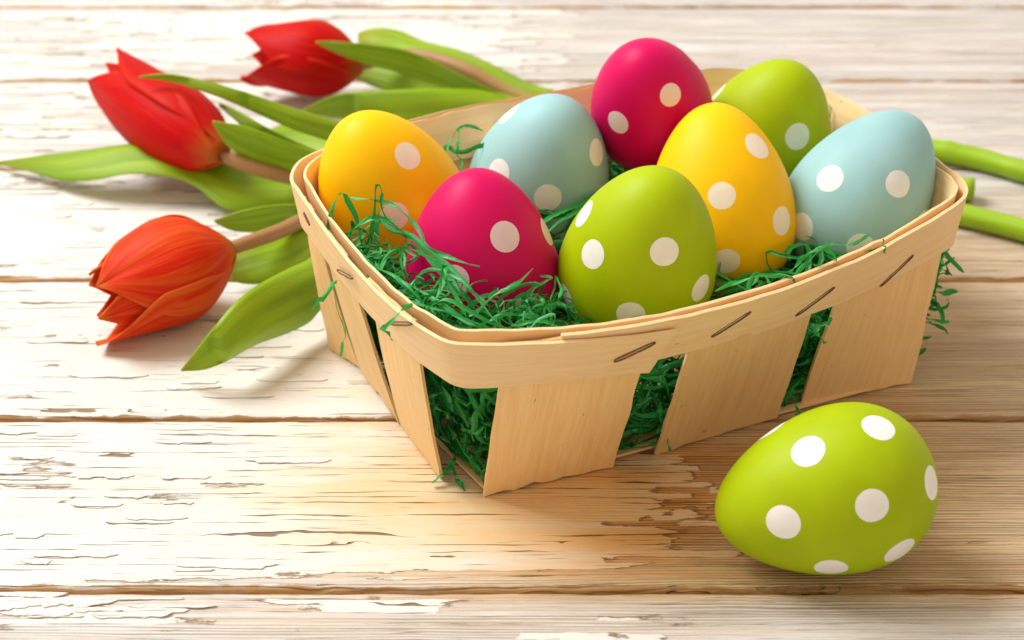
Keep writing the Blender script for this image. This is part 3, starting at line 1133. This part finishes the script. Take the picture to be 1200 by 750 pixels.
# loops that rise over the left front rim, in front of the yellow and pink eggs
for pts, w, tn in [
    ([(385, 268, 5.2), (392, 240, 6.2), (405, 226, 6.6), (415, 250, 6.0), (424, 285, 5.3), (432, 305, 4.7)], .15, .7),
    ([(412, 230, 6.4), (440, 236, 6.5), (465, 243, 6.5), (488, 268, 6.2), (505, 290, 5.9), (532, 305, 5.8), (562, 312, 5.7)], .12, .9),
    ([(432, 290, 5.2), (438, 245, 6.3), (439, 219, 6.9), (444, 222, 6.9), (447, 245, 6.3), (455, 265, 5.9)], .11, .65),
    ([(400, 285, 5.2), (420, 262, 5.9), (445, 255, 6.1), (470, 270, 6.0), (500, 300, 5.6), (545, 345, 5.2), (580, 372, 5.0)], .15, .8),
    ([(445, 253, 6.1), (458, 272, 5.9), (485, 278, 5.9), (520, 306, 5.6), (545, 330, 5.4), (575, 372, 5.0), (590, 384, 4.9)], .14, .85),
    ([(395, 280, 5.1), (430, 258, 5.8), (450, 245, 6.1)], .11, .5),
    ([(410, 292, 5.1), (432, 275, 5.6), (448, 260, 6.0), (470, 258, 6.1)], .1, .8),
    ([(548, 372, 5.2), (575, 350, 5.6), (600, 335, 5.9), (624, 319, 6.3)], .11, .9),
    ([(440, 335, 5.2), (455, 300, 5.7), (475, 290, 5.9), (510, 305, 5.7), (530, 325, 5.5), (555, 360, 5.2)], .13, .6),
    ([(470, 345, 5.3), (490, 320, 5.6), (520, 318, 5.6), (548, 335, 5.5), (570, 355, 5.2)], .1, .95),
    ([(500, 372, 5.2), (515, 340, 5.6), (520, 310, 5.9), (528, 335, 5.7), (545, 372, 5.2)], .13, .7),
    ([(440, 320, 5.2), (470, 330, 5.4), (510, 350, 5.4), (560, 380, 5.2), (610, 386, 5.2)], .12, .75),
    ([(455, 345, 5.2), (480, 352, 5.4), (520, 365, 5.4), (570, 383, 5.2)], .14, .5),
    ([(430, 325, 5.2), (450, 318, 5.5), (480, 338, 5.5), (505, 372, 5.2)], .13, .65),
    ([(480, 375, 5.2), (515, 352, 5.7), (548, 362, 5.6), (580, 380, 5.3), (630, 386, 5.2)], .11, .8),
    ([(560, 385, 5.2), (590, 368, 5.5), (625, 372, 5.4), (648, 384, 5.2)], .13, .55),
    ([(615, 386, 5.2), (640, 372, 5.6), (650, 369, 5.7), (648, 382, 5.3)], .07, .98),
    ([(600, 384, 5.2), (630, 376, 5.4), (655, 383, 5.2)], .1, .6),
    # tongue over the rim
    ([(485, 352, 5.7), (468, 366, 5.95), (452, 382, 5.7), (446, 389, 5.3), (456, 392, 5.1), (461, 400, 4.9)], .12, .75),
    # right of the green egg, in front of the yellow and blue eggs
    ([(840, 343, 5.3), (870, 330, 5.7), (895, 322, 5.9), (925, 322, 5.8), (932, 331, 5.6)], .11, .8),
    ([(880, 335, 5.3), (893, 322, 5.8), (905, 335, 5.5), (918, 325, 5.7)], .09, .9),
    ([(925, 318, 5.2), (945, 300, 5.9), (962, 292, 6.1), (975, 298, 5.9), (982, 310, 5.5)], .14, .75),
    ([(935, 322, 5.2), (955, 298, 6.0), (975, 284, 6.3), (1000, 287, 6.2), (1018, 276, 6.4)], .1, .9),
    ([(930, 325, 5.3), (945, 308, 5.7), (960, 312, 5.6), (985, 302, 5.6)], .12, .6),
    ([(1037, 296, 5.5), (1036, 288, 5.8), (1035, 279, 6.0)], .06, .6),
    ([(1000, 305, 5.3), (1012, 294, 5.6), (1030, 292, 5.5)], .1, .5),
    # between the blue and green front eggs
    ([(630, 264, 4.2), (655, 250, 4.3), (690, 232, 4.4), (712, 226, 4.2)], .13, .8),
    ([(640, 275, 4.2), (662, 256, 4.3), (700, 236, 4.3)], .12, .6),
    # behind, at the inner wall left of the blue egg
    ([(515, 185, 4.9), (535, 155, 5.4), (548, 147, 5.6), (570, 152, 5.4)], .1, .7),
    ([(520, 170, 5.0), (540, 178, 5.1), (560, 172, 5.3), (575, 165, 5.3)], .13, .45),
    ([(537, 150, 5.6), (536, 175, 5.2), (541, 198, 4.8)], .1, .75),
    ([(970, 115, 5.1), (973, 130, 5.0), (972, 148, 4.7)], .09, .6),
    # poking out between the left slats
    ([(394, 330, 4.6), (386, 338, 4.8), (376, 352, 4.6), (367, 364, 4.3)], .13, .7),
    ([(392, 345, 3.8), (399, 370, 3.2), (405, 392, 2.4), (400, 405, 1.8), (399, 420, 1.2)], .11, .7),
    # out of the front corner on to the boards
    ([(535, 535, .6), (522, 552, .35), (505, 566, .12)], .12, .6),
    ([(528, 540, .7), (535, 558, .3), (543, 572, .1)], .15, .55),
    ([(520, 460, 2.8), (500, 468, 2.7), (516, 480, 2.3), (525, 490, 2.0)], .1, .8),
    ([(775, 440, 3.0), (786, 470, 2.0), (782, 495, 1.2), (771, 506, .8)], .12, .7),
    ([(768, 470, 2.2), (776, 500, 1.1), (784, 527, .25)], .15, .75),
    ([(730, 522, .5), (755, 525, .35), (775, 512, .5)], .14, .7),
    ([(945, 385, 3.6), (958, 392, 3.5), (968, 402, 3.1)], .13, .85),
    ([(950, 395, 3.4), (965, 380, 3.8), (975, 372, 4.0)], .12, .8),
    ([(930, 470, .7), (936, 480, .35), (934, 488, .12)], .1, .5)]:
    px_strand(pts, w, tn)
# tuft that bulges out of the gap at the right corner
tg = rim_t(1113, 240)
for q in range(260):
    kk = rng.uniform(0.24, 0.93)
    tt = rng.uniform(tg + (tR - tg) * kk + 2, tR + 13)
    root = wall(tt, kk, rng.uniform(-0.5, -0.15))
    od = OUT[int(tt) % NR]
    C_ = curl(root, od * 0.9 + rng.normal(size=3) * [.5, .5, .7], rng.uniform(0.6, 1.35), 10, 1.1)
    C_[:, 2] = np.maximum(C_[:, 2], 0.1)
    ok = True
    for p in C_:                      # only through the open corner, never through a slat
        kz = 1 - min(max(p[2], 0.2), ZR) / ZR
        W = RIM[:, :2] * (1 - kz) + BASE[:, :2] * kz
        jn = int(np.argmin(((W - p[:2]) ** 2).sum(1)))
        if (jn - tg - (tR - tg) * kz - 1) % NR > NR // 2 and (p[:2] - W[jn]) @ OUT[jn, :2] > -0.12:
            ok = False
    if not ok:
        continue
    strands.append((C_, rng.uniform(.09, .16), rng.beta(2, 2.5)))
# fuller heaps where the photograph shows them
for q in range(215):
    reg = q % 2
    if reg == 0:
        u, v = rng.uniform(400, 500), 0
        v = 300 + (u - 400) * 0.75 + rng.uniform(-22, 8)
        p = un(u, v, rng.uniform(4.6, 5.3))
    elif reg == 1:
        u = rng.uniform(460, 655)
        v = rng.uniform(352, 384)
        p = un(u, v + 6, rng.uniform(3.8, 4.6))
    else:
        u = rng.uniform(900, 1050)
        v = 322 - (u - 930) * 0.30 + rng.uniform(-6, 12)
        p = un(u, v, rng.uniform(4.4, 5.2))
    C_ = curl(p, rng.normal(size=3) * [1, .6, .5], rng.uniform(1.4, 3.6), 16, 0.85)
    C_[:, 2] = np.clip(C_[:, 2], 3.6, 5.4 if reg == 0 else 4.9)
    C_ = clamp_wall(C_, 0.32)
    C_ = push_out(C_, 0.05 + 0.1 * rng.random())
    C_ = clamp_wall(C_, 0.28)
    if hi_push > 2:
        continue
    strands.append((C_, rng.uniform(.045, .12), rng.beta(1.4, 1.3)))

SV, SF, ST = [], [], []
for P, w, tn in strands:
    n = len(P)
    T = np.gradient(P, axis=0)
    T /= np.linalg.norm(T, axis=1, keepdims=True) + 1e-9
    ref = rng.normal(size=3)
    ref /= np.linalg.norm(ref)
    spin = rng.normal() * 0.25
    b0 = len(SV)
    for i in range(n):
        sd = np.cross(T[i], ref)
        sd /= np.linalg.norm(sd) + 1e-9
        nn = np.cross(sd, T[i])
        a = spin * i
        sdd = sd * math.cos(a) + nn * math.sin(a)
        nrm_ = np.cross(sdd, T[i])
        ww = w * (0.5 if i in (0, n - 1) else 1) * (1 + 0.12 * rng.normal())
        SV.append(P[i] - sdd * ww / 2)
        SV.append(P[i] + nrm_ * ww * 0.18)
        SV.append(P[i] + sdd * ww / 2)
        ST += [tn, min(1, tn + .08), tn]
    for i in range(n - 1):
        a = b0 + i * 3
        SF.append((a, a + 1, a + 4, a + 3))
        SF.append((a + 1, a + 2, a + 5, a + 4))
SV = np.array(SV)
SV[:, 2] = np.maximum(SV[:, 2], 0.03)
grass = link_mesh("paper_grass", SV, SF, M_GRASS, smooth=False)
at = grass.data.attributes.new("tone", 'FLOAT', 'POINT')
at.data.foreach_set("value", np.array(ST, np.float32))
grass["kind"] = "stuff"
tag(grass, "curly green shredded paper grass filling the wooden basket", "paper grass")


# ------------------------------------------------------------------ tulips
def leaf(parent, A, B, bow=0.18, n=40, mrow=11, tip_first=True, wave=0.05, lift=0.0):
    """blade between two edges given as (u, v, height); first entry is the tip"""
    EA = spline([un(*p) for p in A], n)
    EB = spline([un(*p) for p in B], n)
    V = np.zeros((n, mrow, 3))
    uv = np.zeros((n, mrow, 2))
    wv = smooth_noise(n, 7, wave)
    wv2 = smooth_noise(n, 6, wave)
    for i in range(n):
        w = np.linalg.norm(EB[i] - EA[i])
        across = (EB[i] - EA[i]) / (w + 1e-9)
        i0, i1 = max(i - 1, 0), min(i + 1, n - 1)
        along = (EA[i1] + EB[i1]) - (EA[i0] + EB[i0])
        nn = np.cross(along, across)
        nn /= np.linalg.norm(nn) + 1e-9
        if nn[2] < 0:
            nn = -nn
        for j in range(mrow):
            s = j / (mrow - 1)
            p = EA[i] * (1 - s) + EB[i] * s
            crease = math.exp(-((s - 0.5) / 0.09) ** 2) * 0.035
            p = p + nn * (bow * w * 4 * s * (1 - s) - crease * min(1, w) + wv[i] * w * 0.4 * math.sin(2 * math.pi * s) + wv2[i] * (s - .5) * w * 0.4)
            p[2] = max(p[2], 0.05)
            V[i, j] = p
            uv[i, j] = (2 * s - 1, 1 - i / (n - 1))
    o = link_mesh("leaf", V.reshape(-1, 3), grid_faces(n, mrow), M_LEAF, parent, uv.reshape(-1, 2))
    md = o.modifiers.new("thickness", 'SOLIDIFY')
    md.thickness = 0.0004
    md.offset = 0
    return o


def flower(parent, base, tip, radius, mat, roll, petals, seedv, wave=1.0):
    """closed tulip head: three inner and three outer petals"""
    r_ = np.random.default_rng(seedv)
    base, tip = np.array(base), np.array(tip)
    ax = tip - base
    L = np.linalg.norm(ax)
    ax /= L
    a = np.cross(ax, [0, 0, 1.0])
    a /= np.linalg.norm(a)
    b = np.cross(a, ax)
    n, k = 30, 21
    for q, (ang, ln, wid, flare, inner) in enumerate(petals):
        V = np.zeros((n, k, 3))
        uv = np.zeros((n, k, 2))
        ph1, ph2 = r_.uniform(0, 6.28, 2)
        for i in range(n):
            s = i / (n - 1)
            # cup radius along the head
            rr = radius * (0.16 + 0.84 * math.sin(min(1, s / 0.42) * math.pi / 2) ** 0.9) if s < 0.42 else radius * (1 - 0.46 * ((s - 0.42) / 0.58) ** 1.7)
            rr *= (0.86 if inner else 1.0)
            rr += flare * radius * max(0, s - 0.55) ** 2 * 3
            hw = wid * (0.55 + 0.45 * math.sin(min(1, s / 0.35) * math.pi / 2))
            tipw = max(0.0, (s - 0.56) / 0.44)
            hw *= max(0.0, 1 - tipw ** 1.6) ** 0.95 if s < 1 else 0.0
            hw = max(hw, 0.02)
            for j in range(k):
                v = 2 * j / (k - 1) - 1
                t = roll + ang + v * hw
                cup = 1.0 + 0.05 * (v * v) * (0 if inner else 1) - 0.06 * math.exp(-(v / 0.12) ** 2) * s
                wav = 0.06 * math.sin(5 * s + ph1 + 2.5 * v) * abs(v) + 0.02 * math.sin(9 * s + ph2) + 0.03 * math.sin(17 * s + ph2 + 4 * v) * v * v * s
                R = rr * (cup + wav * wave)
                V[i, j] = base + ax * (L * ln * (s + 0.0)) + R * (math.cos(roll + ang + v * hw) * a + math.sin(roll + ang + v * hw) * b)
                uv[i, j] = (v, s)
        V = V.reshape(-1, 3)
        V[:, 2] = np.maximum(V[:, 2], 0.04)
        o = link_mesh("petal", V, grid_faces(n, k), mat, parent, uv.reshape(-1, 2))
        md = o.modifiers.new("thickness", 'SOLIDIFY')
        md.thickness = 0.00045
        md.offset = 0


def stem(parent, pts, r0, r1, nodes=()):
    n = 110
    C_ = spline([un(*p) for p in pts], n)
    s = np.linspace(0, 1, n)
    R = r0 + (r1 - r0) * np.clip(s / 0.5, 0, 1)
    for q in nodes:
        R = R + 0.035 * np.exp(-((s - q) / 0.006) ** 2)
    R = R * (1 + smooth_noise(n, 24, 0.02))
    C_[:, 2] = np.maximum(C_[:, 2], R + 0.02)
    V, F = tube(C_, R, 16)
    uv = np.stack([np.tile(np.arange(16) / 16, n), np.repeat(s, 16)], 1)
    return link_mesh("stem", V, F, M_STEM, parent, uv)


def R_(d):
    return math.radians(d)


# front tulip
b1, t1 = un(272, 292, 1.75), un(106, 356, 1.35)
tu1 = thing("tulip", (b1[0], b1[1], 0), "orange red tulip lying nearest the lens with its stalk behind the basket", "tulip", "tulips lying on the boards")
flower(tu1, b1, t1, 1.55, M_PETAL_ORANGE, 0.0,
       [(R_(178), 1.03, R_(54), 0.22, True), (R_(300), 0.95, R_(55), 0.1, True), (R_(60), 0.94, R_(55), 0.1, True),
        (R_(240), 1.06, R_(74), 0.32, False), (R_(0), 0.92, R_(66), 0.1, False), (R_(122), 0.97, R_(78), 0.05, False)], 3, 0.3)
stem(tu1, [(262, 294, 1.75), (300, 281, 1.7), (330, 270, 1.5), (362, 256, 1.2), (430, 238, .6), (600, 215, .4), (850, 208, .4), (1000, 222, .4), (1125, 251, .4), (1200, 270, .4), (1300, 300, .4)], .21, .36, (0.66, 0.93))
leaf(tu1, [(251, 258, 1.3), (285, 247, 1.6), (319, 241, 1.7), (352, 240, 1.6), (385, 244, 1.0)], [(252, 261, 1.2), (272, 270, .9), (305, 272, .7), (337, 262, .8), (385, 255, .8)], 0.10)
leaf(tu1, [(270, 300, 1.0), (285, 290, 1.1), (320, 279, 1.1), (360, 266, 1.0), (390, 255, .8)], [(270, 328, .35), (285, 332, .3), (310, 331, .35), (345, 316, .5), (392, 275, .7)], 0.12)
leaf(tu1, [(212, 434, .45), (240, 398, 1.7), (270, 360, 2.3), (298, 337, 2.4), (332, 318, 2.2), (366, 301, 1.9), (385, 280, 1.4)],
     [(213, 435, .42), (240, 433, .55), (263, 424, .8), (300, 403, .8), (337, 390, .6), (366, 374, .6), (378, 350, .8)], 0.22)

# middle tulip
b2, t2 = un(262, 182, 2.0), un(124, 92, 2.3)
tu2 = thing("tulip", (b2[0], b2[1], 0), "red tulip in the middle with a narrow leaf across its head", "tulip", "tulips lying on the boards")
flower(tu2, b2, t2, 1.38, M_PETAL_RED, 0.0,
       [(R_(100), 0.95, R_(55), 0.1, True), (R_(220), 0.9, R_(55), 0.0, True), (R_(340), 0.95, R_(55), 0.1, True),
        (R_(55), 1.02, R_(70), 0.40, False), (R_(290), 0.9, R_(64), 0.0, False), (R_(172), 1.0, R_(84), -0.04, False)], 5)
stem(tu2, [(246, 174, 2.05), (285, 192, 1.7), (320, 203, 1.4), (360, 209, 1.0), (450, 210, .5), (700, 205, .4), (950, 210, .4), (1141, 222, .42)], .22, .37, (0.85,))
leaf(tu2, [(-8, 190, .25), (60, 181, .9), (110, 175, 1.2), (165, 169, 1.3), (230, 172, 1.2), (300, 182, 1.0), (385, 190, .8)],
     [(-8, 191, .2), (40, 203, .35), (75, 212, .45), (112, 210, .8), (152, 203, 1.1), (196, 206, 1.1), (228, 218, .8), (268, 246, .35), (320, 243, .3), (385, 236, .4)], 0.10, n=60)
leaf(tu2, [(163, 89, 3.9), (200, 87, 4.0), (250, 97, 4.0), (300, 112, 3.7), (350, 129, 3.2), (410, 146, 2.4)],
     [(163, 91, 3.85), (200, 96, 3.7), (250, 111, 3.6), (300, 132, 3.1), (350, 154, 2.6), (410, 172, 1.8)], 0.14)
leaf(tu2, [(249, 142, 3.2), (285, 148, 3.1), (320, 160, 2.8), (355, 174, 2.3), (390, 185, 1.8)],
     [(249, 144, 3.1), (264, 168, 2.4), (285, 184, 1.9), (320, 198, 1.5), (385, 206, 1.2)], 0.12)
leaf(tu2, [(256, 120, 2.6), (280, 130, 2.5), (310, 148, 2.2), (345, 165, 1.6), (380, 180, 1.2)],
     [(257, 124, 2.4), (275, 140, 2.2), (300, 160, 1.8), (340, 180, 1.2), (378, 195, .8)], 0.1)
leaf(tu2, [(300, 160, .9), (330, 147, 1.0), (362, 142, 1.0), (400, 148, .9), (430, 160, .8)],
     [(300, 163, .8), (335, 178, .5), (365, 188, .4), (400, 196, .4), (430, 200, .4)], 0.1)

# back tulip
b3, t3 = un(425, 77, 1.6), un(292, 60, 1.8)
tu3 = thing("tulip", (b3[0], b3[1], 0), "red tulip farthest back with a leaf tip crossing its head", "tulip", "tulips lying on the boards")
flower(tu3, b3, t3, 1.36, M_PETAL_RED, 0.0,
       [(R_(165), 0.92, R_(55), 0.1, True), (R_(285), 0.9, R_(55), 0.2, True), (R_(45), 0.9, R_(55), 0.2, True),
        (R_(225), 1.02, R_(72), 0.35, False), (R_(345), 0.95, R_(66), 0.2, False), (R_(105), 1.02, R_(72), 0.1, False)], 11)
stem(tu3, [(408, 80, 1.5), (460, 66, 1.6), (500, 67, 1.7), (550, 84, 1.5), (605, 113, .9), (680, 135, .5), (850, 142, .4), (1000, 158, .4), (1097, 176, .4), (1147, 186, .4), (1200, 201, .4), (1300, 228, .4)], .22, .36, (0.80, 0.885))
leaf(tu3, [(650, 106, .3), (617, 96, .5), (572, 73, .9), (535, 58, 1.1), (497, 48, 1.3), (467, 36, 1.6), (441, 33, 1.7), (420, 38, 1.5)][::-1],
     [(640, 125, .4), (602, 113, .7), (572, 95, 1.0), (540, 80, 1.2), (497, 66, 1.3), (465, 58, 1.3), (440, 54, 1.3), (420, 50, 1.2)][::-1], 0.08)
leaf(tu3, [(370, 49, 3.2), (392, 48, 3.3), (437, 53, 3.1), (479, 60, 2.7), (520, 78, 2.2), (565, 100, 1.5), (610, 122, .9)],
     [(370, 50, 3.15), (392, 61, 2.9), (428, 75, 2.4), (467, 85, 1.9), (509, 98, 1.4), (550, 110, 1.0), (590, 132, .6)], 0.12)
leaf(tu3, [(415, 78, .8), (450, 75, 1.0), (490, 87, .9), (530, 102, .7), (570, 115, .5)],
     [(415, 92, .5), (445, 104, .4), (490, 112, .35), (530, 118, .35), (570, 126, .35)], 0.1)
leaf(tu3, [(350, 131, .6), (389, 113, 1.4), (426, 107, 1.7), (471, 105, 1.8), (520, 104, 1.6), (570, 106, 1.3), (620, 118, .9)],
     [(351, 133, .5), (396, 138, .5), (437, 148, .5), (482, 152, .5), (530, 150, .5), (580, 145, .5), (620, 140, .5)], 0.1)

for o in list(bpy.data.objects):
    if "_org" in o:
        del o["_org"]
